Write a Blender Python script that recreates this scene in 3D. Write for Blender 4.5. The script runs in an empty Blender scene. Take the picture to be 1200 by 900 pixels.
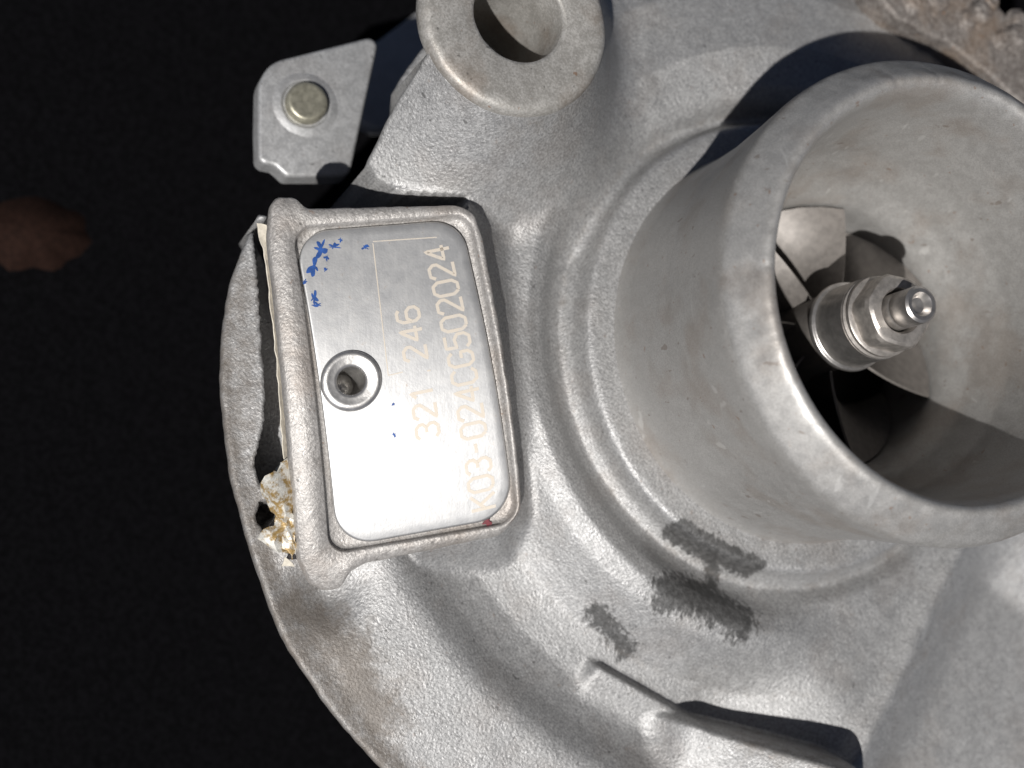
import bpy, bmesh, math, random
import numpy as np
from mathutils import Vector, Matrix

random.seed(4); rng = np.random.default_rng(4)
S = 0.001                                  # the code below works in millimetres; meshes are stored in metres
scene = bpy.context.scene
COL = scene.collection

# ------------------------------------------------------------------ camera, world, sun, exposure
CA, CB = -0.153, 0.364
CPOS = np.array([-87.547, -29.253, 135.9])
FPX = 1600.0                                # focal length in pixels of a 1200 px wide picture
Rx = np.array([[1, 0, 0], [0, math.cos(CA), -math.sin(CA)], [0, math.sin(CA), math.cos(CA)]])
Ry = np.array([[math.cos(CB), 0, math.sin(CB)], [0, 1, 0], [-math.sin(CB), 0, math.cos(CB)]])
RC = Rx @ Ry
cam_d = bpy.data.cameras.new('camera'); cam = bpy.data.objects.new('camera', cam_d); COL.objects.link(cam)
cam_d.sensor_width = 36; cam_d.lens = FPX / 1200 * 36
cam_d.clip_start = 0.002; cam_d.clip_end = 20
M = Matrix([list(r) for r in RC.T]).to_4x4(); M.translation = Vector(CPOS * S); cam.matrix_world = M
cam_d.dof.use_dof = True; cam_d.dof.focus_distance = 0.140; cam_d.dof.aperture_fstop = 20
scene.camera = cam

SUN_SLOPE = np.array([0.56, 0.61])          # shadows fall this far (x, y) for each unit of height
sd = np.array([-SUN_SLOPE[0], -SUN_SLOPE[1], 1.0]); sd /= np.linalg.norm(sd)
SUN_EL = math.asin(sd[2]); SUN_AZ = math.atan2(sd[0], sd[1])
w = bpy.data.worlds.new('World'); scene.world = w; w.use_nodes = True
nt = w.node_tree; bg = nt.nodes['Background']
sky = nt.nodes.new('ShaderNodeTexSky'); sky.sky_type = 'NISHITA'; sky.sun_disc = False
sky.sun_elevation = SUN_EL; sky.sun_rotation = SUN_AZ; sky.air_density = 0.25; sky.dust_density = 0.5; sky.ozone_density = 0.2
nt.links.new(sky.outputs[0], bg.inputs[0]); bg.inputs[1].default_value = 0.05
sl = bpy.data.lights.new('sun', 'SUN'); sl.energy = 5.0; sl.angle = math.radians(0.53); sl.color = (1, 0.978, 0.95)
so = bpy.data.objects.new('sun', sl); COL.objects.link(so)
so.rotation_euler = Vector((-sd[0], -sd[1], -sd[2])).to_track_quat('-Z', 'Y').to_euler()
scene.view_settings.view_transform = 'Standard'; scene.view_settings.look = 'None'
scene.view_settings.exposure = -0.12; scene.view_settings.gamma = 1.0
scene.cycles.max_bounces = 6; scene.cycles.use_denoising = True

# ------------------------------------------------------------------ helpers
def at(u, v, z):
    """world point (mm) at height z on the sight line of a point of the survey picture"""
    d = np.array([(u - 600) / FPX, -(v - 450) / FPX, -1.0]) @ RC
    t = (z - CPOS[2]) / d[2]
    return CPOS + d * t

def ss(a, b, x):
    t = np.clip((x - a) / (b - a), 0, 1); return t * t * (3 - 2 * t)
def smax(a, b, k):
    h = np.clip(0.5 + 0.5 * (a - b) / k, 0, 1); return b * (1 - h) + a * h + k * h * (1 - h)
def smin(a, b, k): return -smax(-a, -b, k)

def _hash(ix, iy, s):
    n = (ix * 374761393 + iy * 668265263 + s * 974634777) & 0x7fffffff
    n = ((n ^ (n >> 13)) * 1274126177) & 0x7fffffff
    return ((n ^ (n >> 16)) & 0xffff) / 65535.0 - 0.5
def vnoise(x, y, scale, s=0):
    x = np.asarray(x, float) / scale; y = np.asarray(y, float) / scale
    ix = np.floor(x).astype(np.int64); iy = np.floor(y).astype(np.int64)
    fx = x - ix; fy = y - iy; fx = fx * fx * (3 - 2 * fx); fy = fy * fy * (3 - 2 * fy)
    a = _hash(ix, iy, s); b = _hash(ix + 1, iy, s); c = _hash(ix, iy + 1, s); d = _hash(ix + 1, iy + 1, s)
    return (a * (1 - fx) + b * fx) * (1 - fy) + (c * (1 - fx) + d * fx) * fy

def obj(name, verts, faces, mat, parent=None, smooth=True, label=None, attr=None, sharp=None):
    me = bpy.data.meshes.new(name)
    me.from_pydata((np.asarray(verts, float) * S).tolist(), [], [list(map(int, f)) for f in faces])
    me.update()
    if smooth: me.polygons.foreach_set('use_smooth', [True] * len(me.polygons))
    if sharp: me.set_sharp_from_angle(angle=math.radians(sharp))
    if attr:
        for k, a in attr.items():
            at_ = me.attributes.new(k, 'FLOAT', 'POINT'); at_.data.foreach_set('value', np.asarray(a, np.float32))
    o = bpy.data.objects.new(name, me); COL.objects.link(o)
    if mat: me.materials.append(mat)
    if parent:
        o.parent = parent; pm = Matrix.Identity(4); q = parent
        mats = []
        while q is not None: mats.append(q.matrix_basis.copy() if q.parent is None else Matrix.Identity(4)); q = q.parent
        o.matrix_parent_inverse = mats[-1].inverted() if len(mats) == 1 else Matrix.Identity(4)
    if label: o['label'] = label
    return o

def thing(name, label, cat, loc=(0, 0, 0)):
    o = bpy.data.objects.new(name, None); COL.objects.link(o); o.empty_display_size = 0.01
    o.location = Vector(loc) * S; o['label'] = label; o['category'] = cat
    return o

def grid_faces(nu, nv, wrap_u=False, off=0):
    f = []
    for i in range(nu if wrap_u else nu - 1):
        i2 = (i + 1) % nu
        for j in range(nv - 1):
            f.append((off + i * nv + j, off + i2 * nv + j, off + i2 * nv + j + 1, off + i * nv + j + 1))
    return f

def lathe(profile, n, centre=(0, 0), jit=None, a0=0.0, a1=2 * math.pi):
    """profile of (r, z) turned about z; returns verts, faces"""
    full = abs(a1 - a0 - 2 * math.pi) < 1e-6
    na = n if full else n + 1
    P = np.array(profile, float); V = []
    for i in range(na):
        a = a0 + (a1 - a0) * i / n
        r = P[:, 0].copy(); z = P[:, 1].copy()
        if jit is not None: r, z = jit(a, r, z)
        V.append(np.stack([centre[0] + r * math.cos(a), centre[1] + r * math.sin(a), z], 1))
    return np.concatenate(V), grid_faces(na, len(P), full)

def smooth_profile(knots, step=0.25, k=3, it=2):
    """resample a polyline evenly and round its corners"""
    K = np.array(knots, float); d = np.r_[0, np.cumsum(np.hypot(*np.diff(K, axis=0).T))]
    n = max(8, int(d[-1] / step)); t = np.linspace(0, d[-1], n)
    P = np.stack([np.interp(t, d, K[:, 0]), np.interp(t, d, K[:, 1])], 1)
    for _ in range(it):
        Q = np.pad(P, ((k, k), (0, 0)), mode='edge'); Q[:k] = 2 * P[0] - P[1:k + 1][::-1]; Q[-k:] = 2 * P[-1] - P[-k - 1:-1][::-1]
        P = np.stack([np.convolve(Q[:, c], np.ones(2 * k + 1) / (2 * k + 1), 'valid') for c in (0, 1)], 1)
    return P

def extrude_poly(outline, z0, z1, bevel=0.3, seg=3, top_z=None):
    """solid with a rounded top edge from a counter-clockwise outline (n,2); top_z(x,y) bends the top"""
    O = np.array(outline, float); n = len(O)
    tn = np.roll(O, -1, 0) - np.roll(O, 1, 0); tn /= np.linalg.norm(tn, axis=1)[:, None] + 1e-9
    inn = np.stack([-tn[:, 1], tn[:, 0]], 1)
    rings = [(0.0, z0, False), (0.0, z1 - bevel, True)]
    for i in range(1, seg + 1):
        a = math.pi / 2 * i / seg
        rings.append((bevel * (1 - math.cos(a)), z1 - bevel + bevel * math.sin(a), True))
    V = []
    for ins, z, bend in rings:
        p = O + inn * ins; zz = np.full(n, z)
        if bend and top_z is not None: zz = zz + top_z(p[:, 0], p[:, 1])
        V.append(np.c_[p, zz])
    V = np.concatenate(V); F = []
    for k in range(len(rings) - 1):
        for i in range(n):
            j = (i + 1) % n
            F.append((k * n + i, k * n + j, (k + 1) * n + j, (k + 1) * n + i))
    F.append(tuple((len(rings) - 1) * n + i for i in range(n)))
    return V, F

def round_poly(pts, radii, seg=7):
    """fillet the corners of a polygon"""
    P = [np.array(p, float) for p in pts]; out = []; n = len(P)
    for i in range(n):
        a, b, c = P[i - 1], P[i], P[(i + 1) % n]; r = radii[i] if hasattr(radii, '__len__') else radii
        u = (a - b); v = (c - b); lu, lv = np.linalg.norm(u), np.linalg.norm(v); u /= lu; v /= lv
        ang = math.acos(np.clip(u @ v, -1, 1)); d = min(r / math.tan(ang / 2), 0.48 * lu, 0.48 * lv); rr = d * math.tan(ang / 2)
        if rr < 1e-4 or ang > 3.1: out.append(b); continue
        p0, p1 = b + u * d, b + v * d
        cdir = (u + v) / np.linalg.norm(u + v); cen = b + cdir * (rr / math.sin(ang / 2))
        a0 = math.atan2(*(p0 - cen)[::-1]); a1 = math.atan2(*(p1 - cen)[::-1]); da = (a1 - a0 + math.pi) % (2 * math.pi) - math.pi
        for k in range(seg + 1):
            t = a0 + da * k / seg; out.append(cen + rr * np.array([math.cos(t), math.sin(t)]))
    return np.array(out)
def ccw(P):
    P = np.array(P); x, y = P[:, 0], P[:, 1]
    return P if (x * np.roll(y, -1) - np.roll(x, -1) * y).sum() > 0 else P[::-1]
def densify(P, step):
    out = []
    for i in range(len(P)):
        a, b = np.array(P[i]), np.array(P[(i + 1) % len(P)]); n = max(1, int(np.linalg.norm(b - a) / step))
        for k in range(n): out.append(a + (b - a) * k / n)
    return np.array(out)

# ------------------------------------------------------------------ materials
class NT:
    def __init__(s, name):
        s.m = bpy.data.materials.new(name); s.m.use_nodes = True; s.t = s.m.node_tree; s.b = s.t.nodes['Principled BSDF']
        s.co = s.n('ShaderNodeTexCoord').outputs['Object']; s.raw = s.co
        mp = s.n('ShaderNodeMapping'); mp.inputs['Location'].default_value = (0.331, 0.717, 0.523); mp.inputs['Rotation'].default_value = (0.43, 0.71, 1.13)
        s.l(s.co, mp.inputs[0]); s.co = mp.outputs[0]
    def n(s, k, **kw):
        x = s.t.nodes.new(k)
        for a, v in kw.items(): setattr(x, a, v)
        return x
    def l(s, a, b): s.t.links.new(a, b)
    def noise(s, mm, detail=3, rough=0.55, stretch=None, co=None):
        x = s.n('ShaderNodeTexNoise'); x.inputs['Scale'].default_value = 1 / (mm * S); x.inputs['Detail'].default_value = detail
        x.inputs['Roughness'].default_value = rough
        c = co or s.co
        if stretch:
            c = s.raw
            mp = s.n('ShaderNodeMapping'); mp.inputs['Location'].default_value = (0.0317, 0.0513, 0.0291); mp.inputs['Rotation'].default_value = stretch[1]; mp.inputs['Scale'].default_value = stretch[0]
            s.l(c, mp.inputs[0]); c = mp.outputs[0]
        s.l(c, x.inputs['Vector']); return x.outputs[0]
    def ramp(s, src, a, b, lo=0.0, hi=1.0):
        x = s.n('ShaderNodeMapRange'); x.inputs[1].default_value = a; x.inputs[2].default_value = b
        x.inputs[3].default_value = lo; x.inputs[4].default_value = hi; x.interpolation_type = 'SMOOTHSTEP'
        s.l(src, x.inputs[0]); return x.outputs[0]
    def math(s, op, a, b):
        x = s.n('ShaderNodeMath', operation=op)
        for i, v in enumerate((a, b)):
            if isinstance(v, (int, float)): x.inputs[i].default_value = v
            else: s.l(v, x.inputs[i])
        return x.outputs[0]
    def mix(s, f, a, b):
        x = s.n('ShaderNodeMix', data_type='RGBA')
        for i, v in ((0, f), (6, a), (7, b)):
            if isinstance(v, (int, float)): x.inputs[i].default_value = v
            elif isinstance(v, tuple): x.inputs[i].default_value = (*v, 1)
            else: s.l(v, x.inputs[i])
        return x.outputs[2]
    def attr(s, name):
        x = s.n('ShaderNodeAttribute', attribute_name=name); return x.outputs['Fac']
    def bump(s, h, dist_mm, strength=1.0, prev=None):
        x = s.n('ShaderNodeBump'); x.inputs['Strength'].default_value = strength; x.inputs['Distance'].default_value = dist_mm * S
        s.l(h, x.inputs['Height'])
        if prev: s.l(prev, x.inputs['Normal'])
        return x.outputs[0]
    def out(s, col=None, rough=None, metal=None, normal=None):
        for v, k in ((col, 'Base Color'), (rough, 'Roughness'), (metal, 'Metallic')):
            if v is None: continue
            if isinstance(v, (int, float)): s.b.inputs[k].default_value = v
            elif isinstance(v, tuple): s.b.inputs[k].default_value = (*v, 1)
            else: s.l(v, s.b.inputs[k])
        if normal is not None: s.l(normal, s.b.inputs['Normal'])
        return s.m

def cast_metal(name, c1, c2, grain=0.32, depth=0.05, rough=0.5, metal=0.6, mott=0.5, brown=0.25, stain=False, pits=True, speck=0.12, scratch=False):
    m = NT(name)
    big = m.noise(7, 4); mid = m.noise(1.3, 4, 0.65); g = m.noise(grain, 3, 0.6); g2 = m.noise(grain * 2.6, 2, 0.5)
    col = m.mix(m.ramp(mid, 0.5 - mott * 0.3, 0.5 + mott * 0.3), c1, c2)
    sk = m.noise(grain * 0.8, 2, 0.7)
    dk_ = tuple(v * (1 - speck) for v in c1); lt_ = tuple(min(1, v * (1 + speck)) for v in c2)
    col = m.mix(m.ramp(sk, 0.36, 0.52, 0.8, 0.0), col, dk_); col = m.mix(m.ramp(sk, 0.52, 0.68, 0.0, 0.8), col, lt_)
    if brown:
        col = m.mix(m.math('MULTIPLY', m.ramp(big, 0.47, 0.68), brown), col, (0.23, 0.165, 0.115))
        sp = m.noise(0.9, 2, 0.5)
        col = m.mix(m.math('MULTIPLY', m.ramp(sp, 0.70, 0.76), min(1, brown * 1.6)), col, (0.22, 0.11, 0.05))
    if pits:
        pt = m.noise(0.75, 1, 0.4)
        col = m.mix(m.ramp(pt, 0.74, 0.78, 0, 0.5), col, (0.05, 0.048, 0.045))
    if scratch:
        s1 = m.noise(1.1, 2, 0.5, ((1, 0.05, 0.4), (0.2, 0.1, math.radians(-38)))); s2 = m.noise(0.9, 2, 0.5, ((0.06, 1, 0.5), (0.1, 0.3, math.radians(25))))
        col = m.mix(m.ramp(s1, 0.69, 0.74, 0, 0.5), col, (0.55, 0.54, 0.52)); col = m.mix(m.ramp(s2, 0.70, 0.74, 0, 0.5), col, (0.17, 0.13, 0.10))
    rg = m.ramp(mid, 0.3, 0.7, rough - 0.07, rough + 0.07)
    mt = metal
    if stain:
        st = m.attr('stain'); fine = m.noise(0.55, 5, 0.68, ((1, 0.3, 1), (0, 0, math.radians(-24))))
        k = m.ramp(m.math('ADD', st, m.math('MULTIPLY', m.math('SUBTRACT', fine, 0.5), 2.2)), 0.34, 0.78)
        kv = m.ramp(m.noise(0.7, 4, 0.7), 0.3, 0.65, 0.78, 0.97)
        col = m.mix(m.math('MULTIPLY', k, kv), col, (0.036, 0.035, 0.034))
        dr = m.attr('dirt_fade'); dn = m.noise(1.6, 5, 0.7)
        dk = m.ramp(m.math('ADD', dr, m.math('MULTIPLY', m.math('SUBTRACT', dn, 0.5), 1.2)), 0.25, 0.95)
        col = m.mix(m.math('MULTIPLY', dk, 0.75), col, (0.115, 0.092, 0.07))
        mt = m.math('MULTIPLY', m.math('SUBTRACT', 1.0, m.math('MAXIMUM', k, m.math('MULTIPLY', dk, 0.6))), metal)
    nb = m.bump(g, depth, 1.0); nb = m.bump(g2, depth * 1.2, 0.3, nb)
    return m.out(col, rg, mt, nb)

CAST = cast_metal('cast_aluminium', (0.345, 0.342, 0.339), (0.39, 0.387, 0.383), grain=0.33, depth=0.10, rough=0.53, metal=0.5, brown=0.12, stain=True, speck=0.28)
PIPE = cast_metal('turned_aluminium', (0.36, 0.35, 0.335), (0.41, 0.40, 0.385), grain=0.20, depth=0.014, rough=0.48, metal=0.45, brown=0.28, pits=False, scratch=True)
PAD = cast_metal('rough_cast_pad', (0.34, 0.322, 0.305), (0.45, 0.432, 0.412), grain=0.32, depth=0.085, rough=0.52, metal=0.4, mott=1.0, brown=0.3)
BOSS = cast_metal('machined_boss', (0.34, 0.325, 0.30), (0.44, 0.425, 0.40), grain=0.3, depth=0.03, rough=0.5, metal=0.4, brown=0.4)
BRKT = cast_metal('bracket_steel', (0.40, 0.40, 0.40), (0.46, 0.46, 0.46), grain=0.4, depth=0.03, rough=0.5, metal=0.5, brown=0.1)
RUST = cast_metal('rusty_iron', (0.12, 0.103, 0.092), (0.235, 0.214, 0.197), grain=0.55, depth=0.14, rough=0.6, metal=0.25, mott=1.0, brown=0.5)

def plate_mat():
    m = NT('plate_metal')
    mid = m.noise(1.6, 5, 0.65); fine = m.noise(0.25, 3, 0.6); br = m.noise(0.5, 3, 0.6, ((1, 0.06, 1), (0, 0, math.radians(-9))))
    col = m.mix(m.ramp(mid, 0.25, 0.75), (0.52, 0.52, 0.52), (0.60, 0.595, 0.585))
    bro = m.noise(0.8, 4, 0.7); col = m.mix(m.ramp(bro, 0.62, 0.78, 0, 0.55), col, (0.36, 0.27, 0.2))
    r = m.ramp(mid, 0.2, 0.8, 0.46, 0.50)
    n = m.bump(br, 0.008, 1.0); n = m.bump(fine, 0.006, 1.0, n); n = m.bump(mid, 0.03, 0.4, n)
    return m.out(col, r, 0.85, n)
PLATE = plate_mat()
def simple(name, col, rough, metal=0.0, bump=None, var=0.25):
    m = NT(name); a = m.noise(0.8, 4, 0.6)
    lo = tuple(c * (1 - var) for c in col); hi = tuple(min(1, c * (1 + var)) for c in col)
    c = m.mix(m.ramp(a, 0.3, 0.7), lo, hi)
    nb = m.bump(m.noise(bump[0], 3), bump[1]) if bump else None
    return m.out(c, rough, metal, nb)
def print_mat():
    m = NT('faded_print'); a = m.noise(0.9, 5, 0.75)
    f = m.ramp(a, 0.28, 0.52, 0.35, 1.0)
    return m.out(m.mix(f, (0.59, 0.565, 0.53), (0.62, 0.555, 0.47)), 0.55, m.ramp(f, 0.0, 1.0, 0.6, 0.2))
PRINT = print_mat()
BLUE = simple('blue_paint', (0.02, 0.075, 0.27), 0.45)
RED = simple('red_paint', (0.16, 0.02, 0.03), 0.5)
STEEL = simple('polished_steel', (0.50, 0.48, 0.46), 0.36, 0.9, (0.3, 0.008), 0.15)
NUTM = simple('nut_steel', (0.44, 0.41, 0.38), 0.44, 0.75, (0.35, 0.015), 0.2)
BLADE = simple('blade_aluminium', (0.17, 0.155, 0.142), 0.5, 0.35, (0.5, 0.01), 0.15)
PIN = simple('pin_steel', (0.40, 0.38, 0.30), 0.42, 0.7, (0.4, 0.02), 0.25)
RIVET = simple('rivet_metal', (0.58, 0.565, 0.545), 0.36, 0.85, (0.5, 0.02), 0.15)
PAPER = simple('torn_paper', (0.62, 0.57, 0.48), 0.75, 0.0, (0.5, 0.04), 0.15)
GROUND = simple('shade_dark_ground', (0.0024, 0.0023, 0.0028), 0.95, 0.0, (3, 0.4), 0.4); GROUND.node_tree.nodes['Principled BSDF'].inputs['Specular IOR Level'].default_value = 0.05  # deep shade over the ground is put into its near-black colour
SCRAP = simple('brown_scrap', (0.014, 0.0065, 0.0045), 0.9); SCRAP.node_tree.nodes['Principled BSDF'].inputs['Specular IOR Level'].default_value = 0.1
def foil_mat():
    m = NT('crumpled_foil'); a = m.noise(1.0, 4, 0.7); b = m.noise(0.45, 3)
    col = m.mix(m.ramp(a, 0.42, 0.6), (0.72, 0.70, 0.64), (0.36, 0.24, 0.09))
    return m.out(col, m.ramp(b, 0.3, 0.7, 0.35, 0.7), 0.35, m.bump(b, 0.08))
FOIL = foil_mat()

# ------------------------------------------------------------------ ground
GZ = -52.0
n = 40; gx = np.linspace(-900, 900, n)
V = [(x, y, GZ + 1.2 * float(vnoise(x, y, 90, 3))) for x in gx for y in gx]
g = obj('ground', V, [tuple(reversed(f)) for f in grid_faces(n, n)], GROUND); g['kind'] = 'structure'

# ------------------------------------------------------------------ turbocharger: compressor housing
turbo = thing('turbocharger', 'dirty cast aluminium turbocharger with open air inlet and riveted nameplate', 'turbocharger', (0, 0, GZ))

RK = smooth_profile([(15, 0), (26.1, 0), (26.8, -0.25), (27.4, -2.6), (28.7, -3.9), (30.0, -3.2), (32.0, -1.0), (33.8, -0.3), (36, -1.4), (39, -4.8),
                     (41.0, -6.6), (43, -7.2), (46, -7.8), (48, -7.6), (50, -7.0), (52, -5.8), (53.2, -5.3), (54.6, -5.3), (58, -6.0), (63.8, -7.3), (64.8, -7.6), (70, -8)], 0.1, 3, 3)
BZ = 11.0
BC = at(606, 20, BZ)[:2]; BR = float(np.linalg.norm(at(630, 133, BZ)[:2] - BC))
LA, LB = at(800, 828, -3)[:2], at(1050, 905, 3)[:2]
RA, RB = at(1130, 648, -2)[:2], at(1022, 850, -4)[:2]
GA, GB = at(704, 783, -5)[:2], at(805, 838, -4)[:2]

def side(x, y, a, b):
    d = (b - a) / np.linalg.norm(b - a)
    s = (x - a[0]) * -d[1] + (y - a[1]) * d[0]; t = (x - a[0]) * d[0] + (y - a[1]) * d[1]
    return s, t, np.linalg.norm(b - a)

def pad_dz(x, y):                       # tilt and bend added so the pad's lower end catches sun glare
    return 4.1 + 0.05 * y + 0.17 * (x + 44) - 0.0078 * np.maximum(2 - y, 0) ** 2
def pad_at(u, v, z0=0.0):
    z = z0
    for _ in range(12): p = at(u, v, z); z = z0 + float(pad_dz(p[0], p[1]))
    return at(u, v, z)
def P2(pts, z=0.0): return np.array([pad_at(u, v, z)[:2] for u, v in pts])
outer_px = [(317, 240), (325, 229), (345, 230), (358, 243), (535, 239), (556, 246), (566, 275), (590, 400), (611, 570), (612, 600), (590, 627), (430, 660), (412, 670), (400, 689), (382, 693), (364, 684), (350, 655), (340, 540), (326, 390), (314, 280)]
PADPOLY = P2(outer_px)
def in_poly(x, y, P, dist=False):
    """1 inside a polygon, 0 outside, with a soft 0.4 mm edge"""
    shp = x.shape; x = x.ravel(); y = y.ravel(); d = np.full(x.shape, 99.0); ins = np.zeros(x.shape, bool)
    for a, b in zip(P, np.roll(P, -1, 0)):
        e = b - a; t = np.clip(((x - a[0]) * e[0] + (y - a[1]) * e[1]) / (e @ e), 0, 1)
        d = np.minimum(d, np.hypot(x - a[0] - t * e[0], y - a[1] - t * e[1]))
        c_ = (a[1] > y) != (b[1] > y); ins ^= c_ & (x < a[0] + (y - a[1]) * e[0] / (e[1] if abs(e[1]) > 1e-9 else 1e-9))
    sdv = np.where(ins, -d, d)
    return sdv.reshape(shp) if dist else ss(0.2, -0.2, sdv).reshape(shp)
SHADE_CUT_A = np.array([at(u, v, -8)[:2] for u, v in ((297, 262), (298, 280), (303, 330), (307, 400), (310, 450), (311, 490), (306, 515), (299, 545), (304, 562), (312, 572), (352, 572), (352, 262))])
SHADE_CUT_C = np.array([at(*q)[:2] for q in ((312, 262, -8), (330, 200, -9), (409, 214, -9), (425, 227, -7), (455, 238, -5), (490, 242, -4), (530, 245, -3), (530, 275, -3), (440, 300, -6), (330, 300, -8))])
SHADE_CUT_B = np.array([at(u, v, -8)[:2] for u, v in ((301, 606), (306, 590), (318, 588), (330, 602), (310, 621))])
def H(x, y):
    x = np.asarray(x, float); y = np.asarray(y, float)
    r = np.hypot(x, y); ph = np.degrees(np.arctan2(y, x))
    z = np.interp(r, RK[:, 0], RK[:, 1])
    # scroll grows towards the top and right
    phu = np.where(ph < -110, ph + 360, ph)
    rise = 4.0 * ss(146, 62, phu) * ss(-40, 30, phu) * ss(27.3, 31.5, r)
    hump = np.interp(r, [27, 30, 36, 44, 54, 70], [-2.6, -2.2, -1.5, -3.5, -9, -16])
    wu = ss(160, 110, phu) * ss(-60, 0, phu)
    z = z * (1 - wu * ss(27.5, 30, r)) + hump * wu * ss(27.5, 30, r) + rise
    # flat cheek below the inlet, next to the outlet
    wf = ss(-104, -78, phu) * ss(20, -30, phu) * ss(28.2, 31.0, r)
    flat = -2.3 - 0.02 * np.maximum(r - 40, 0) ** 1.5
    z = z * (1 - wf) + flat * wf
    s, t, L = side(x, y, RA, RB)      # s > 0 on the right of the ridge
    on = ss(-6, 3, t + 3) * ss(-120, -95, np.where(ph > 0, -180, ph) - 0)
    z = z + on * wf * (0.9 * np.exp(-((s + 1.2) / 1.6) ** 2) - 4.6 * ss(-0.6, 9, s) + 0.008 * np.maximum(s - 6, 0) ** 2)
    # bolt boss mound
    dx, dy = x - BC[0], y - BC[1]
    rho = np.hypot(dx, dy) + 1e-6
    q = np.clip(rho - BR + 0.2, 0, 17) * (1 - 0.2 * ss(0, 1, -dy / rho)) * (1 + 0.3 * ss(0, 1, -dx / rho))
    mound = BZ - 0.9 - 1.9 * q + 0.055 * q ** 2
    mound = np.maximum(mound - 20 * ss(11, 16.5, q), -30)
    z = smax(z, mound, 2.6)
    z = z - 16 * ss(BR - 0.5, BR - 1.7, np.hypot(dx, dy))
    # raised outlet shoulder at the bottom edge
    s, t, L = side(x, y, LA, LB)      # s > 0 towards +y
    crest = -4.2 + 9.5 * ss(-2, L * 0.9, t)
    lump = crest - 0.10 * np.maximum(-s, 0) - 0.012 * np.maximum(-s, 0) ** 2 - 16 * ss(-2.0, 2.6, s)
    lump = np.where(t < -12, -30, lump - 6 * ss(3, -5, t)) - 9 * ss(L - 6, L + 2.5, t)
    z = smax(z, lump, 1.8)
    # small rib beside it
    s, t, L = side(x, y, GA, GB)
    z = z + 1.5 * np.where(s < 0, np.exp(-(s / 2.4) ** 2), np.exp(-(s / 0.55) ** 2)) * ss(-1.3, 0.5, t) * ss(L + 6.0, L - 1.0, t)
    # the casting swells up to the nameplate pad
    sd_ = in_poly(x, y, PADPOLY, True)
    fill = pad_dz(x, y) - 1.9 - 1.15 * np.maximum(sd_, 0) + 0.02 * np.maximum(sd_, 0) ** 2 - 1.2 * ss(0, -1.5, sd_) - 30 * ss(51, 56, r)
    fill = np.where(sd_ > 12, -30, fill)
    z = smax(z, fill, 1.6)
    # cuts standing in for cast shadows beside the nameplate pad
    z = z - 8 * in_poly(x, y, SHADE_CUT_A) - 7 * in_poly(x, y, SHADE_CUT_B) - 15 * in_poly(x, y, SHADE_CUT_C)
    nb_ = at(388, 690, -6); z = z - 2.2 * np.exp(-((x - nb_[0]) ** 2 + (y - nb_[1]) ** 2) / 12.0)
    # casting is never quite even
    z = z + 0.28 * vnoise(x, y, 9, 1) + 0.12 * vnoise(x, y, 3.3, 2)
    return z

def surf(u, v):
    """where the sight line of (u, v) meets the housing"""
    z = -2.0
    for _ in range(40):
        p = at(u, v, z); z = 0.5 * z + 0.5 * float(np.clip(H(np.array([p[0]]), np.array([p[1]]))[0], -13, 12))
    return at(u, v, z)

def rout(ph):
    p = ph % 360
    base = float(np.interp(p, [100, 169, 171.6, 177, 182, 190, 200, 210, 225, 360], [66, 62.6, 63.4, 64.6, 65.3, 65.8, 66.2, 66.9, 66.6, 66.4]))
    return base - 9 * float(ss(169.7, 169.3, p) * ss(60, 100, p)) - 0.4 * math.exp(-((p - 143) / 9) ** 2)
NA, NR = 1300, 190
V = np.zeros((NA, NR + 5, 3))
us = np.linspace(0, 1, NR)
for i in range(NA):
    a = 2 * math.pi * i / NA; ro = float(rout(math.degrees(a)))
    ro += 0.22 * float(vnoise(a * 40, 0.5, 2.2, 7)) + 0.1 * float(vnoise(a * 40, 0.5, 0.6, 8))
    r = np.where(us < 0.72, 20 + us / 0.72 * 29.5, 49.5 + (us - 0.72) / 0.28 * (ro - 49.5))
    x, y = r * math.cos(a), r * math.sin(a); z = H(x, y)
    V[i, :NR] = np.stack([x, y, z], 1)
    for k, (dr, dz) in enumerate(((0.28, -0.12), (0.42, -0.5), (0.40, -1.1), (-2.6, -9.5), (-11.0, -13.0))):
        V[i, NR + k] = ((ro + dr) * math.cos(a), (ro + dr) * math.sin(a), (min(z[-1], -7.5) + dz) if k >= 3 else z[-1] + dz)
V = V.reshape(-1, 3)
# stains: distances to strokes on the surface
X, Y = V[:, 0], V[:, 1]
def stroke(pts, rad, soft):
    P = [surf(*p)[:2] for p in pts]; d = np.full(len(X), 99.0)
    for a, b in zip(P[:-1], P[1:]):
        ab = b - a; t = np.clip(((X - a[0]) * ab[0] + (Y - a[1]) * ab[1]) / (ab @ ab), 0, 1)
        d = np.minimum(d, np.hypot(X - a[0] - t * ab[0], Y - a[1] - t * ab[1]))
    return np.clip((rad + soft - d) / (2 * soft), 0, 1)
stain = np.zeros(len(X))
for pts, rad, soft, wgt in ([[(796, 620), (835, 642), (885, 664)], 1.1, 0.6, 1.25], [[(838, 640), (835, 665), (835, 688)], 1.0, 0.7, 0.95],
                            [[(785, 695), (815, 698), (850, 715), (868, 728)], 2.2, 1.7, 1.15], [[(698, 716), (718, 742), (735, 762)], 1.2, 1.1, 0.95],
                            [[(850, 792), (880, 798), (908, 806)], 0.2, 0.6, 0.6], [[(1100, 690), (1088, 740), (1078, 800), (1050, 822)], 0.12, 0.5, 0.55],
                            [[(445, 208), (462, 178)], 0.5, 1.4, 0.5], [[(560, 128), (600, 150)], 0.5, 1.6, 0.33]):
    stain = np.maximum(stain, wgt * stroke(pts, rad, soft))
dirt_fade = np.zeros(len(X))
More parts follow.
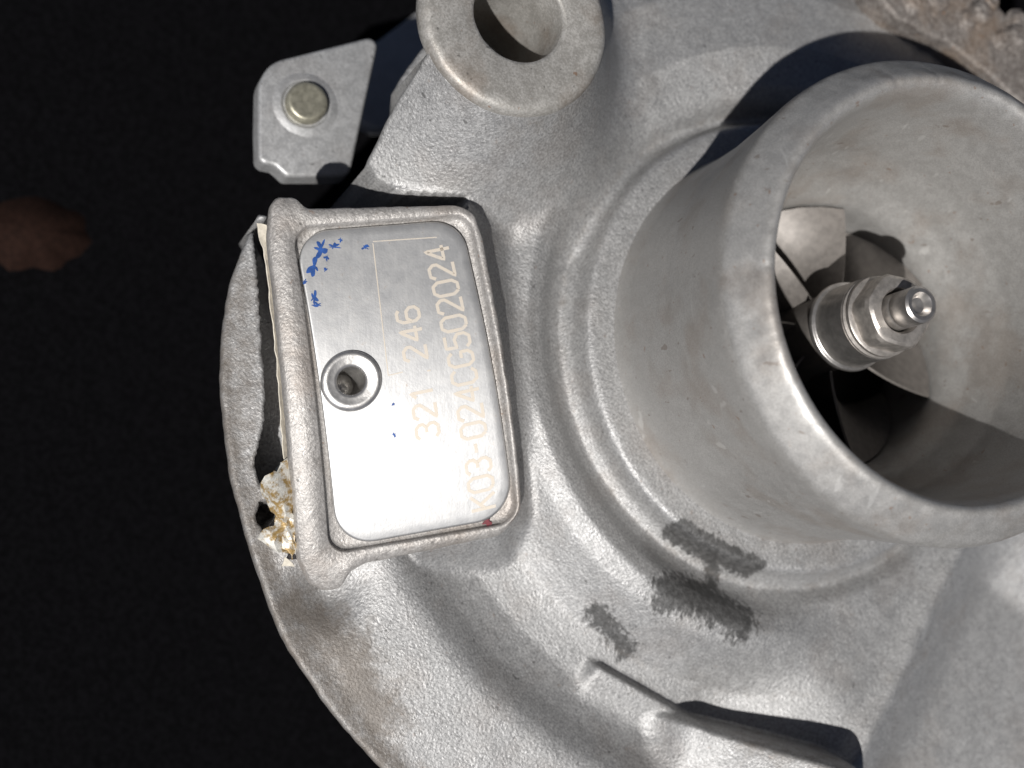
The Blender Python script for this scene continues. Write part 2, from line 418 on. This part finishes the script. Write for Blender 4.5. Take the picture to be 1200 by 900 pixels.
for pts, rad, soft, wgt in ([[(340, 710), (400, 760), (440, 840)], 3.5, 3.5, 1.0], [[(285, 330), (280, 480), (310, 620)], 2.0, 3.0, 0.8],
                            [[(600, 330), (612, 470), (625, 600), (650, 690)], 0.4, 1.2, 0.42], [[(880, 870), (980, 890)], 2.0, 3.0, 0.75], [[(740, 800), (830, 850)], 1.0, 2.5, 0.6],
                            [[(600, 160), (660, 130)], 1.5, 2.0, 0.5], [[(560, 150), (520, 80)], 1.0, 2.0, 0.5], [[(1000, 10), (1180, 110)], 1.0, 2.5, 0.6]):
    dirt_fade = np.maximum(dirt_fade, wgt * stroke(pts, rad, soft))
rr_ = np.hypot(X, Y); pp_ = np.degrees(np.arctan2(Y, X)) % 360
dirt_fade = np.maximum(dirt_fade, 0.38 * np.exp(-((rr_ - 41.0) / 1.1) ** 2) * ss(170, 180, pp_))
dirt_fade = np.maximum(dirt_fade, 0.75 * ss(61.5, 66, rr_) * ss(165, 172, pp_) * ss(300, 250, pp_))  # flange margin: dirt, with the soft dark edge fall-off put into its colour
dirt_fade = np.maximum(dirt_fade, 0.42 * np.exp(-((rr_ - 28.6) / 0.8) ** 2))
obj('compressor_housing', V, grid_faces(NA, NR + 5, True), CAST, turbo, attr={'stain': stain, 'dirt_fade': dirt_fade})

# dark core below (bearing housing), carries the compressor on the ground
V, F = lathe(smooth_profile([(0.1, -20), (50, -20), (50, -24), (30, -26), (30, GZ + 0.3), (0.1, GZ + 0.3)], 1.0, 1, 1), 64)
obj('bearing_housing', V, [tuple(reversed(f)) for f in F], RUST, turbo)

# ------------------------------------------------------------------ inlet pipe (tube with rolled lip, bore and shroud)
prof = smooth_profile([(23.9, -1.5), (23.4, 0.6), (23.2, 3), (23.4, 12), (24.2, 20), (24.8, 25.2), (24.85, 26.3), (24.5, 26.8), (23.6, 27.9), (22.4, 29.3), (21.9, 29.8), (21.3, 29.9),
                       (20.8, 29.3), (20.4, 28), (19.8, 22), (18.6, 14.5), (17.2, 10), (16.0, 7.4), (15.6, 6.3), (15.5, 5), (15.5, -3), (16.6, -6.0), (19, -8.5), (22, -9.5)], 0.22, 2, 2)
def jit(a, r, z):
    wz = ss(23, 27.5, z)
    n1 = vnoise(np.full_like(z, a * 23), z, 2.4, 11); n2 = vnoise(np.full_like(z, a * 23), z, 0.9, 12)
    ding = 0.22 * wz * np.clip(vnoise(np.full_like(z, a * 23), z * 0.4, 0.7, 13) - 0.2, 0, 1) * (1 if 90 < math.degrees(a) < 200 else 0.3)
    return r + (0.05 * n1 + 0.025 * n2) * (0.3 + wz), z + wz * (0.08 * n1 + 0.04 * n2) - 1.2 * ding
V, F = lathe(prof, 512, jit=jit)
obj('inlet_pipe', V, F, PIPE, turbo)

# ------------------------------------------------------------------ compressor wheel
hub = smooth_profile([(0.1, 9.9), (4.0, 9.9), (4.3, 9.5), (4.3, 4), (4.9, -1), (6.5, -6), (10, -10), (18, -13), (22, -13.5)], 0.4, 1, 1)
V, F = lathe(hub, 64)
wheel = obj('compressor_wheel', V, [tuple(reversed(f)) for f in F], BLADE, turbo)
def blade(a0, zlead, name):
    nr, nz, th = 14, 14, 0.28
    P = np.zeros((nr, nz, 3)); 
    for j in range(nz):
        t = j / (nz - 1); z = zlead - 13 * t
        rh = float(np.interp(-z, [-5, 1, 6, 10, 13], [4.2, 4.8, 6.3, 9.5, 17]))
        rs = float(np.interp(-z, [-6, 3, 5.5, 8, 9], [15.3, 15.3, 16.2, 18.4, 21]))
        rs = max(rs, rh + 0.5)
        for i in range(nr):
            f = i / (nr - 1); r = rh + (rs - rh) * f
            sweep = math.radians(62) * (1 - (1 - t) ** 2.0) * (0.55 + 0.45 * f)
            lean = math.radians(11) * (1 - f)
            a = a0 + sweep - lean
            P[i, j] = (r * math.cos(a), r * math.sin(a), z + (1.0 - f) * 0.6 * (1 - t))
    du = np.gradient(P, axis=0); dv = np.gradient(P, axis=1); N = np.cross(du, dv); N /= np.linalg.norm(N, axis=2)[..., None] + 1e-9
    A = (P + N * th / 2).reshape(-1, 3); B = (P - N * th / 2).reshape(-1, 3); F = grid_faces(nr, nz) + [tuple(reversed(f)) for f in grid_faces(nr, nz, off=nr * nz)]
    m = nr * nz
    edge = [i * nz for i in range(nr)] + [(nr - 1) * nz + j for j in range(1, nz)] + [i * nz + nz - 1 for i in range(nr - 2, -1, -1)] + [j for j in range(nz - 2, 0, -1)]
    for k in range(len(edge)):
        a, b = edge[k], edge[(k + 1) % len(edge)]; F.append((b, a, a + m, b + m))
    return obj(name, np.r_[A, B], F, BLADE, wheel, sharp=40)
for k in range(7):
    blade(math.radians(-25 + k * 360 / 7), 6.0, 'blade')
# nut, collar and shaft
def zn(P): return [(q[0] * (1.24 if q[0] > 2.5 else 1.5 if q[0] < 1.4 else 1.3), 10.2 + (q[1] - 4.2) * 0.92, *q[2:]) for q in P]
V, F = lathe(zn(smooth_profile([(0.5, 4.2), (3.95, 4.2), (4.05, 4.6), (4.0, 5.0), (3.7, 5.15), (3.65, 5.3), (3.62, 10.2)], 0.06, 1, 1).tolist() + [(3.62, 10.2), (0.5, 10.2)]), 72)
obj('nut_collar', V, [tuple(f) for f in F], STEEL, wheel, sharp=35)
V, F = lathe(zn([(0.5, 9.9), (3.45, 9.9), (3.58, 10.25), (3.58, 10.55), (3.3, 10.7), (3.3, 10.9), (3.52, 11.05), (3.52, 11.5), (3.3, 11.7), (0.5, 11.7)]), 72)
obj('washer', V, F, NUTM, wheel, sharp=35)
NV = []; nn = 72
prof = [(0.4, 11.5, 0), (3.25, 11.5, 1), (3.3, 14.2, 1), (3.1, 14.65, 0.6), (2.75, 14.9, 0.2), (1.9, 14.9, 0), (1.7, 14.4, 0), (1.65, 12.0, 0)]
for i in range(nn):
    a = 2 * math.pi * i / nn; ap = ((math.degrees(a) + 8) % 60) - 30
    hexr = 0.905 / max(math.cos(math.radians(ap)), 0.87) 
    for r, z, wgt in zn(prof):
        rr = r * (1 - wgt) + r * min(1.0, hexr * 1.02) * wgt
        NV.append((rr * math.cos(a), rr * math.sin(a), z))
obj('hex_nut', NV, grid_faces(nn, len(prof), True), NUTM, wheel, sharp=30)
V, F = lathe(zn([(0.02, 17.55), (0.55, 17.75), (0.75, 18.35), (0.85, 18.6), (1.1, 18.62), (1.28, 18.4), (1.32, 18.0), (1.32, 15.6), (1.25, 15.4), (1.32, 15.2), (1.32, 12)]), 48)
obj('shaft', V, [tuple(reversed(f)) for f in F], STEEL, wheel, sharp=35)

# ------------------------------------------------------------------ bolt boss with its through hole
HC = at(609, 18, BZ)[:2]; HR = float(np.linalg.norm(at(622, 71, BZ)[:2] - HC))
na = 128; rings = []
def ring(c, r, z, j=0.0, s=0):
    a = np.arange(na) * 2 * math.pi / na
    rr = r + j * vnoise(np.cos(a) * 8, np.sin(a) * 8, 1.2, s)
    return np.stack([c[0] + rr * np.cos(a), c[1] + rr * np.sin(a), z + 0.5 * j * vnoise(np.cos(a) * 9, np.sin(a) * 9, 1.7, s + 1)], 1)
for c, r, z, j in ((BC + np.array([9.0, -2.5]), BR - 1.5, -8, 0), (BC + np.array([1.1, -0.3]), BR - 0.25, BZ - 3.2, 0.1), (BC, BR, BZ - 1.8, 0.1), (BC, BR, BZ - 0.9, 0.12), (BC, BR - 0.25, BZ - 0.35, 0.15), (BC, BR - 0.7, BZ - 0.06, 0.15), (BC, BR - 1.3, BZ + 0.02, 0.1),
                   (BC * 0.6 + HC * 0.4, BR * 0.6 + HR * 0.4, BZ + 0.0, 0.12), (HC, HR + 0.5, BZ, 0.05), (HC, HR + 0.15, BZ - 0.12, 0.05), (HC, HR, BZ - 0.5, 0.05), (HC, HR - 0.1, BZ - 5, 0), (HC, HR - 0.1, BZ - 24, 0), (HC, 0.3, BZ - 24.2, 0)):
    rings.append(ring(c, r, z, j, len(rings)))
V = np.stack(rings, 1).reshape(-1, 3)
obj('bolt_boss', V, grid_faces(na, len(rings), True), BOSS, turbo, sharp=60)

# ------------------------------------------------------------------ nameplate pad, plate, rivet, lettering
outer = densify(ccw(round_poly(P2(outer_px), [0.9, .9, .9, 1.2, 2, 1.6, 1.5, 9, 3, 1.6, 2, 1.5, 1.2, .9, 1.2, 1.2, 2, 9, 9, 5], 5)), 0.35)
outer += 0.09 * np.stack([vnoise(outer[:, 0], outer[:, 1], 0.9, 21), vnoise(outer[:, 0], outer[:, 1], 0.9, 22)], 1)
rec_px = [(343, 267), (551, 251), (607, 611), (386, 649)]
rec = densify(ccw(round_poly(P2(rec_px), 2.0, 8)), 0.35)
plate_px = [(345, 272), (540, 257), (602, 605), (396, 642)]
plate = densify(ccw(round_poly(P2(plate_px, -0.4), [3.2, 3.4, 3.6, 4.0], 10)), 0.4)
# pad = outer wall + rim top (outer -> recess) + recess wall + floor; both loops resampled to one count from a common angle
def resample(P, n, c):
    a = np.unwrap(np.arctan2(P[:, 1] - c[1], P[:, 0] - c[0])); k = np.argmin(np.abs(a - math.radians(-179) if False else np.hypot(P[:, 0] - P[:, 0].min(), P[:, 1] - P[:, 1].min())))
    P = np.roll(P, -k, 0); Q = np.r_[P, P[:1]]
    ang = np.unwrap(np.arctan2(Q[:, 1] - c[1], Q[:, 0] - c[0])); t = np.linspace(-math.pi, math.pi, n, endpoint=False) + ang[0] + math.pi
    ang2 = np.r_[ang, ang[1:] + 2 * math.pi]; Q2 = np.r_[Q, Q[1:]]
    o = np.argsort(ang2); 
    return np.stack([np.interp(t, ang2[o], Q2[o, 0]), np.interp(t, ang2[o], Q2[o, 1])], 1)
rc = pad_at(412, 446, -0.2)
n = 560; c = rec.mean(0); t0 = np.linspace(-math.pi, math.pi, n, endpoint=False)
def polar(P):
    a = np.arctan2(P[:, 1] - c[1], P[:, 0] - c[0]); o = np.argsort(a); a = a[o]; Q = P[o]
    a = np.r_[a[-1] - 2 * math.pi, a, a[0] + 2 * math.pi]; Q = np.r_[Q[-1:], Q, Q[:1]]
    return np.stack([np.interp(t0, a, Q[:, 0]), np.interp(t0, a, Q[:, 1])], 1)
Lo, Lr = polar(outer), polar(rec)
def inset(P, d):
    v = P - c; return P - v / np.linalg.norm(v, axis=1)[:, None] * d
rings = [(inset(Lo, 4.5), -14.0, 0), (inset(Lo, 0.35), -2.2, 1), (inset(Lo, 0.02), -1.2, 1), (Lo, -0.6, 1), (inset(Lo, 0.12), -0.22, 1), (inset(Lo, 0.34), -0.02, 1),
         (0.5 * Lo + 0.5 * Lr, 0.05, 1), (inset(Lr, -0.25), 0.06, 1), (inset(Lr, -0.1), -0.06, 1), (Lr, -0.3, 1), (inset(Lr, 0.12), -0.75, 1), (inset(Lr, 0.8), -0.9, 1), (rc[:2] + 1.7 * np.stack([np.cos(t0), np.sin(t0)], 1), -0.9, 1)]
V = []
for P, z, b in rings:
    zz = np.full(n, z) + (pad_dz(P[:, 0], P[:, 1]) if b else 0)
    if b and z > -0.2: zz = zz + 0.07 * vnoise(P[:, 0], P[:, 1], 0.5, 31) + 0.10 * vnoise(P[:, 0], P[:, 1], 2.6, 32)
    V.append(np.c_[P, zz])
V = np.stack(V, 1).reshape(-1, 3)
obj('nameplate_pad', V, grid_faces(n, len(rings), True), PAD, turbo)
# plate as a gridded fan so that it bends with the pad
np_ = len(plate); pc = rc[:2]; fr = [0.0, 0.2, 0.4, 0.6, 0.8, 0.93, 0.985, 1.0, 1.0]
zz_ = [-0.4] * 6 + [-0.41, -0.47, -0.88]
V = []
for f, z in zip(fr, zz_):
    q_ = plate - pc; q0 = q_ / np.linalg.norm(q_, axis=1)[:, None] * 1.7; P = pc + q0 + (q_ - q0) * f; V.append(np.c_[P, z + pad_dz(P[:, 0], P[:, 1])])
V = np.stack(V, 1).reshape(-1, 3)
npl = obj('nameplate', V, [tuple(reversed(f)) for f in grid_faces(np_, len(fr), True)], PLATE, turbo, label='worn silver nameplate with faded stamped numbers')
# eyelet rivet
rz = float(pad_dz(rc[0], rc[1])); rr = 3.1
V, F = lathe(smooth_profile([(rr, -0.5), (rr, -0.1), (rr - 0.15, 0.1), (rr - 0.5, 0.22), (rr - 0.95, 0.12), (1.6, 0.05), (1.42, -0.1), (1.38, -0.5), (1.36, -5.0)], 0.08, 2, 1).tolist() + [(0.01, -5.0)], 64, rc[:2])
V[:, 2] += pad_dz(V[:, 0], V[:, 1]) - 0.15
obj('rivet', V, F, RIVET, npl)
# lettering: strokes on a 4 x 6 cell
GL = {'0': [[(1, 0), (3, 0), (4, 1.2), (4, 4.8), (3, 6), (1, 6), (0, 4.8), (0, 1.2), (1, 0)]], '1': [[(0.6, 4.6), (2, 6), (2, 0)]],
      '2': [[(0, 4.8), (0.8, 6), (3, 6), (4, 5), (4, 4), (0, 0), (4, 0)]], '3': [[(0, 5.2), (1, 6), (3, 6), (4, 5), (4, 4), (3, 3.2), (1.6, 3.2)], [(3, 3.2), (4, 2.2), (4, 1), (3, 0), (1, 0), (0, 0.8)]],
      '4': [[(3, 0), (3, 6), (0, 1.8), (4.2, 1.8)]], '5': [[(3.8, 6), (0.4, 6), (0.2, 3.4), (2.6, 3.7), (4, 2.8), (4, 1.1), (3, 0), (1, 0), (0, 0.9)]],
      '6': [[(3.6, 5.4), (2.8, 6), (1, 6), (0, 4.6), (0, 1.2), (1, 0), (3, 0), (4, 1), (4, 2.4), (3, 3.4), (1, 3.4), (0, 2.2)]],
      'C': [[(4, 5), (3, 6), (1, 6), (0, 4.8), (0, 1.2), (1, 0), (3, 0), (4, 1)]], 'G': [[(4, 5), (3, 6), (1, 6), (0, 4.8), (0, 1.2), (1, 0), (3, 0), (4, 1), (4, 2.8), (2.2, 2.8)]],
      'K': [[(0, 0), (0, 6)], [(4, 6), (0, 2.6)], [(1.3, 3.7), (4, 0)]], '-': [[(0.7, 3), (3.3, 3)]], '.': [[(1.8, 0.2), (2.2, 0.2)]]}
def ribbon(pts, wd, V, F):
    P = densify(np.array(pts + pts[-1:]), 0.3)[:-1] if False else np.array(pts, float)
    n = len(P); d = np.gradient(P, axis=0) if n > 2 else np.repeat((P[1:] - P[:-1]), n, 0)
    d /= np.linalg.norm(d, axis=1)[:, None] + 1e-9; nn = np.stack([-d[:, 1], d[:, 0]], 1)
    for k in range(n):
        L = P[k] + nn[k] * wd / 2; R_ = P[k] - nn[k] * wd / 2
        for q in (L, R_):
            V.append((q[0], q[1], -0.378 + float(pad_dz(q[0], q[1]))))
    b = len(V) - 2 * n
    for k in range(n - 1): F.append((b + 2 * k, b + 2 * k + 1, b + 2 * k + 3, b + 2 * k + 2))
def fine(pts, step=0.5):
    out = []
    for a, b in zip(pts[:-1], pts[1:]):
        n = max(1, int(math.hypot(b[0] - a[0], b[1] - a[1]) / step))
        for k in range(n): out.append((a[0] + (b[0] - a[0]) * k / n, a[1] + (b[1] - a[1]) * k / n))
    return out + [pts[-1]]
def line_of_text(name, text, p_first, p_last, hpx, wfrac, wd):
    A = pad_at(*p_first, -0.38)[:2]; B = pad_at(*p_last, -0.38)[:2]; d = B - A; L = np.linalg.norm(d); d /= L; up = np.array([-d[1], d[0]])
    step = L / (len(text) - 1); hh = hpx; cw = step * wfrac; V, F = [], []
    for i, ch in enumerate(text):
        o = A + d * step * i
        for st in GL[ch]:
            pts = [o + d * ((q[0] - 2) / 4 * cw) + up * ((q[1] - 3) / 6 * hh) for q in fine(st)]
            ribbon(pts, wd, V, F)
    return obj(name, V, F, PRINT, npl, smooth=False)
line_of_text('serial_number', 'K03-024CG502024', (566, 588), (513, 297), 2.55, 0.78, 0.34)
line_of_text('part_number', '321.246', (501, 505), (478, 369), 2.3, 0.72, 0.34)
V, F = [], []
for a, b in (((437, 285), (455, 440)), ((437, 283), (512, 278)), ((455, 440), (472, 436))):
    ribbon([pad_at(a[0] + (b[0] - a[0]) * t, a[1] + (b[1] - a[1]) * t, -0.38)[:2] for t in np.linspace(0, 1, 12)], 0.11, V, F)
obj('printed_line', V, F, PRINT, npl, smooth=False)
def fleck(name, u, v, ru, rv, seed, mat, n=64, h=-0.372):
    V = [pad_at(u, v, h)]; V[0][2] += 0.004
    rg = random.Random(seed); kn = [rg.choice((0.25, 0.5, 0.8, 1.0, 1.25)) * rg.uniform(0.8, 1.15) for _ in range(17)]
    kk = np.interp(np.linspace(0, 17, n, endpoint=False), range(18), kn + kn[:1])
    for i in range(n):
        a = 2 * math.pi * i / n
        k = kk[i % n]
        V.append(pad_at(u + ru * k * math.cos(a), v + rv * k * math.sin(a), h))
    F = [(0, 1 + (i + 1) % n, 1 + i) for i in range(n)]
    return obj(name, V, F, mat, npl, smooth=False)
for i, f in enumerate(((376, 292, 8, 10), (368, 312, 8, 11), (391, 289, 8, 4), (428, 290, 5, 3), (368, 349, 5, 8), (372, 357, 7, 3), (357, 330, 3, 3), (381, 316, 3, 3), (460, 474, 2.5, 2.5), (462, 510, 2.5, 2.5), (399, 281, 3, 3), (383, 302, 3, 4))):
    fleck('paint_fleck', *f, 40 + 3 * i, BLUE)
fleck('red_fleck', 571, 611, 6, 5, 90, RED, h=-0.60)

# ------------------------------------------------------------------ bracket with dowel pin
BKZ = -14.0
bk_px = [(303, 95), (318, 72), (446, 40), (434, 95), (410, 207), (336, 207), (322, 194), (303, 190), (302, 150)]  # right and lower edges follow shadow edges, so shade is cut into the outline
bk = ccw(round_poly([at(u, v, BKZ)[:2] for u, v in bk_px], [4.0, 4.0, 1, 8, 1.5, 0.8, 0.8, 1, 8], 6))
V, F = extrude_poly(densify(bk, 0.8), BKZ - 3.0, BKZ, 0.5, 4)
br = obj('bracket', V, F, BRKT, turbo, sharp=50)
WZ = -42.0  # added plate below the gap, lies in the bracket's shadow to look dark
wb = ccw(np.array([at(u, v, WZ)[:2] for u, v in ((400, 70), (446, 46), (560, -40), (640, 60), (560, 150), (440, 150), (400, 130))]))
V, F = extrude_poly(densify(wb, 1.0), WZ - 3, WZ, 0.4, 3)
obj('added_shade_plate', V, F, BRKT, br, sharp=50)
pc_ = at(361, 118, BKZ + 1.4)[:2]
V, F = lathe(smooth_profile([(3.9, BKZ - 0.02), (3.4, BKZ + 0.16), (2.9, BKZ + 0.3), (2.75, BKZ + 0.25), (2.6, BKZ - 0.1)], 0.1, 1, 1), 64, pc_)
obj('pin_collar', V, [tuple(reversed(f)) for f in F], BRKT, br)
V, F = lathe(smooth_profile([(0.05, BKZ + 1.35), (2.1, BKZ + 1.4), (2.35, BKZ + 1.2), (2.42, BKZ + 0.9), (2.42, BKZ - 1)], 0.1, 2, 1), 64, pc_)
obj('dowel_pin', V, [tuple(reversed(f)) for f in F], PIN, br)

# ------------------------------------------------------------------ rusty turbine flange at the far corner
FZ = 4.0
fl_px = [(1020, -60), (1030, -5), (1052, 22), (1104, 46), (1152, 80), (1210, 135), (1330, 160), (1330, -20), (1215, 10), (1186, 22), (1160, -5), (1120, -60)]
fl = ccw(round_poly([at(u, v, FZ)[:2] for u, v in fl_px], 1.2, 4))
fl = densify(fl, 0.6); fl += 0.35 * np.stack([vnoise(fl[:, 0], fl[:, 1], 1.5, 51), vnoise(fl[:, 0], fl[:, 1], 1.5, 52)], 1)
V, F = extrude_poly(fl, -8, FZ, 0.6, 4)
tf = obj('rusty_flange', V, F, RUST, turbo, sharp=60)
def knob(name, u, v, rpx, h, seed, flat=0.0):
    c_ = at(u, v, FZ + h * 0.5); e = at(u + rpx, v, FZ + h * 0.5); R_ = float(np.linalg.norm(e - c_))
    pr = [(R_ * 1.35, FZ - 0.1), (R_ * 1.08, FZ + 0.06), (R_ * 0.98, FZ + h * 0.4), (R_ * 0.85, FZ + h * 0.8), (R_ * 0.5, FZ + h), (0.02, FZ + h * (1 - flat))]
    def jt(a, r, z): return r * (1 + 0.16 * vnoise(np.full_like(r, math.cos(a) * 3), np.full_like(r, math.sin(a) * 3), 1.0, seed)), z + 0.12 * vnoise(r * 2, np.full_like(r, a * 2), 0.8, seed + 1)
    V, F = lathe(smooth_profile(pr, 0.12, 1, 1), 40, c_[:2], jit=jt)
    return obj(name, V, [tuple(reversed(f)) for f in F], RUST, tf)
for i, (u, v, r_, h) in enumerate(((1078, -4, 17, 0.9), (1098, -4, 15, 1.2), (1151, 15, 12, 1.5), (1136, 22, 9, 0.7), (1195, 43, 13, 1.5), (1177, 46, 9, 0.7), (1196, 25, 10, 1.0), (1162, 2, 8, 1.0))):
    knob('rivet_head', u, v, r_, h, 60 + 2 * i, 0.1)

# ------------------------------------------------------------------ torn label behind the pad
lab = thing('torn_label', 'torn crumpled white and gold label sticking out beside the nameplate pad', 'label', at(325, 600, -4))
def sheet(name, px, th, mat, crumple, seed, K=8, flat=False):
    """a torn sheet given by rows of (u, v, z) points, subdivided and crumpled"""
    R_, C_ = len(px), len(px[0]); nu, nv = (R_ - 1) * K + 1, (C_ - 1) * K + 1
    W = np.array([[at(*q) for q in row] for row in px]); G = np.zeros((nu, nv, 3))
    for i in range(nu):
        for j in range(nv):
            a, b = i / K, j / K; i0, j0 = min(int(a), R_ - 2), min(int(b), C_ - 2); fa, fb = a - i0, b - j0
            G[i, j] = (W[i0, j0] * (1 - fa) + W[i0 + 1, j0] * fa) * (1 - fb) + (W[i0, j0 + 1] * (1 - fa) + W[i0 + 1, j0 + 1] * fa) * fb
    f = G.reshape(-1, 3)
    for k in range(3):
        f[:, k] += crumple * (vnoise(f[:, 1] + f[:, 2], f[:, 0] - f[:, 2], 1.1, seed + k) + 0.6 * vnoise(f[:, 1], f[:, 0] + f[:, 2], 0.5, seed + 5 + k))
    du, dv = np.gradient(G, axis=0), np.gradient(G, axis=1); N = np.cross(du, dv); N /= np.linalg.norm(N, axis=2)[..., None] + 1e-9
    A = (G + N * th / 2).reshape(-1, 3); B = (G - N * th / 2).reshape(-1, 3); m = nu * nv
    F = grid_faces(nu, nv) + [tuple(reversed(q)) for q in grid_faces(nu, nv, off=m)]
    e = [i * nv for i in range(nu)] + [(nu - 1) * nv + j for j in range(1, nv)] + [i * nv + nv - 1 for i in range(nu - 2, -1, -1)] + [j for j in range(nv - 2, 0, -1)]
    for k in range(len(e)):
        a, b = e[k], e[(k + 1) % len(e)]; F.append((b, a, a + m, b + m))
    return obj(name, np.r_[A, B], F, mat, lab, smooth=not flat, sharp=35)
sheet('paper_strip', [[(300, 262, -1.6), (312, 263, -1.6)], [(310, 300, -1.9), (319, 300, -2.6)], [(320, 380, -2.3), (327, 380, -3.2)], [(327, 460, -3.0), (335, 460, -4)], [(331, 520, -3.6), (342, 520, -4.6)], [(334, 552, -4.2), (346, 552, -5)]], 0.12, PAPER, 0.18, 70)
sheet('foil_scrap', [[(330, 548, -3.2), (338, 535, -3.4), (346, 540, -3.6)], [(313, 560, -4.0), (328, 566, -2.2), (345, 565, -3.8)], [(305, 583, -4.4), (325, 585, -2.4), (345, 590, -4)], [(318, 596, -5.0), (330, 605, -4.2), (346, 612, -5)], [(330, 604, -5), (338, 620, -4.4), (347, 640, -5)]], 0.10, FOIL, 0.75, 80, 3, True)
sheet('foil_scrap', [[(327, 604, -5.2), (338, 606, -4.5), (346, 610, -5.2)], [(314, 618, -5.6), (328, 622, -4.8), (346, 628, -5.2)], [(302, 630, -6.0), (322, 636, -5.2), (346, 645, -5.6)], [(320, 641, -6), (332, 649, -5.6), (345, 656, -5.8)]], 0.10, FOIL, 0.7, 90, 3, True)
sheet('paper_scrap', [[(334, 652, -6), (338, 655, -6)], [(330, 664, -6.4), (346, 664, -6.2)]], 0.1, PAPER, 0.12, 99)

# ------------------------------------------------------------------ blurred scrap on the ground
sc_ = at(40, 278, GZ); nn = 36; V = [sc_ + np.array([0, 0, 4.0])]; 
for k, (f, hgt) in enumerate(((0.5, 3.2), (1.0, 0.2))):
    for i in range(nn):
        a = 2 * math.pi * i / nn; r = (6.5 + 2.5 * float(vnoise(math.cos(a) * 3, math.sin(a) * 3, 1, 5))) * f
        V.append(sc_ + np.array([r * math.cos(a) * 1.2, r * math.sin(a) * 0.75, hgt]))
F = [(0, 1 + i, 1 + (i + 1) % nn) for i in range(nn)] + [(1 + i, 1 + nn + i, 1 + nn + (i + 1) % nn, 1 + (i + 1) % nn) for i in range(nn)]
o = obj('brown_scrap', V, F, SCRAP); o['label'] = 'blurred reddish brown scrap lying on the dark ground at the left'; o['category'] = 'scrap'
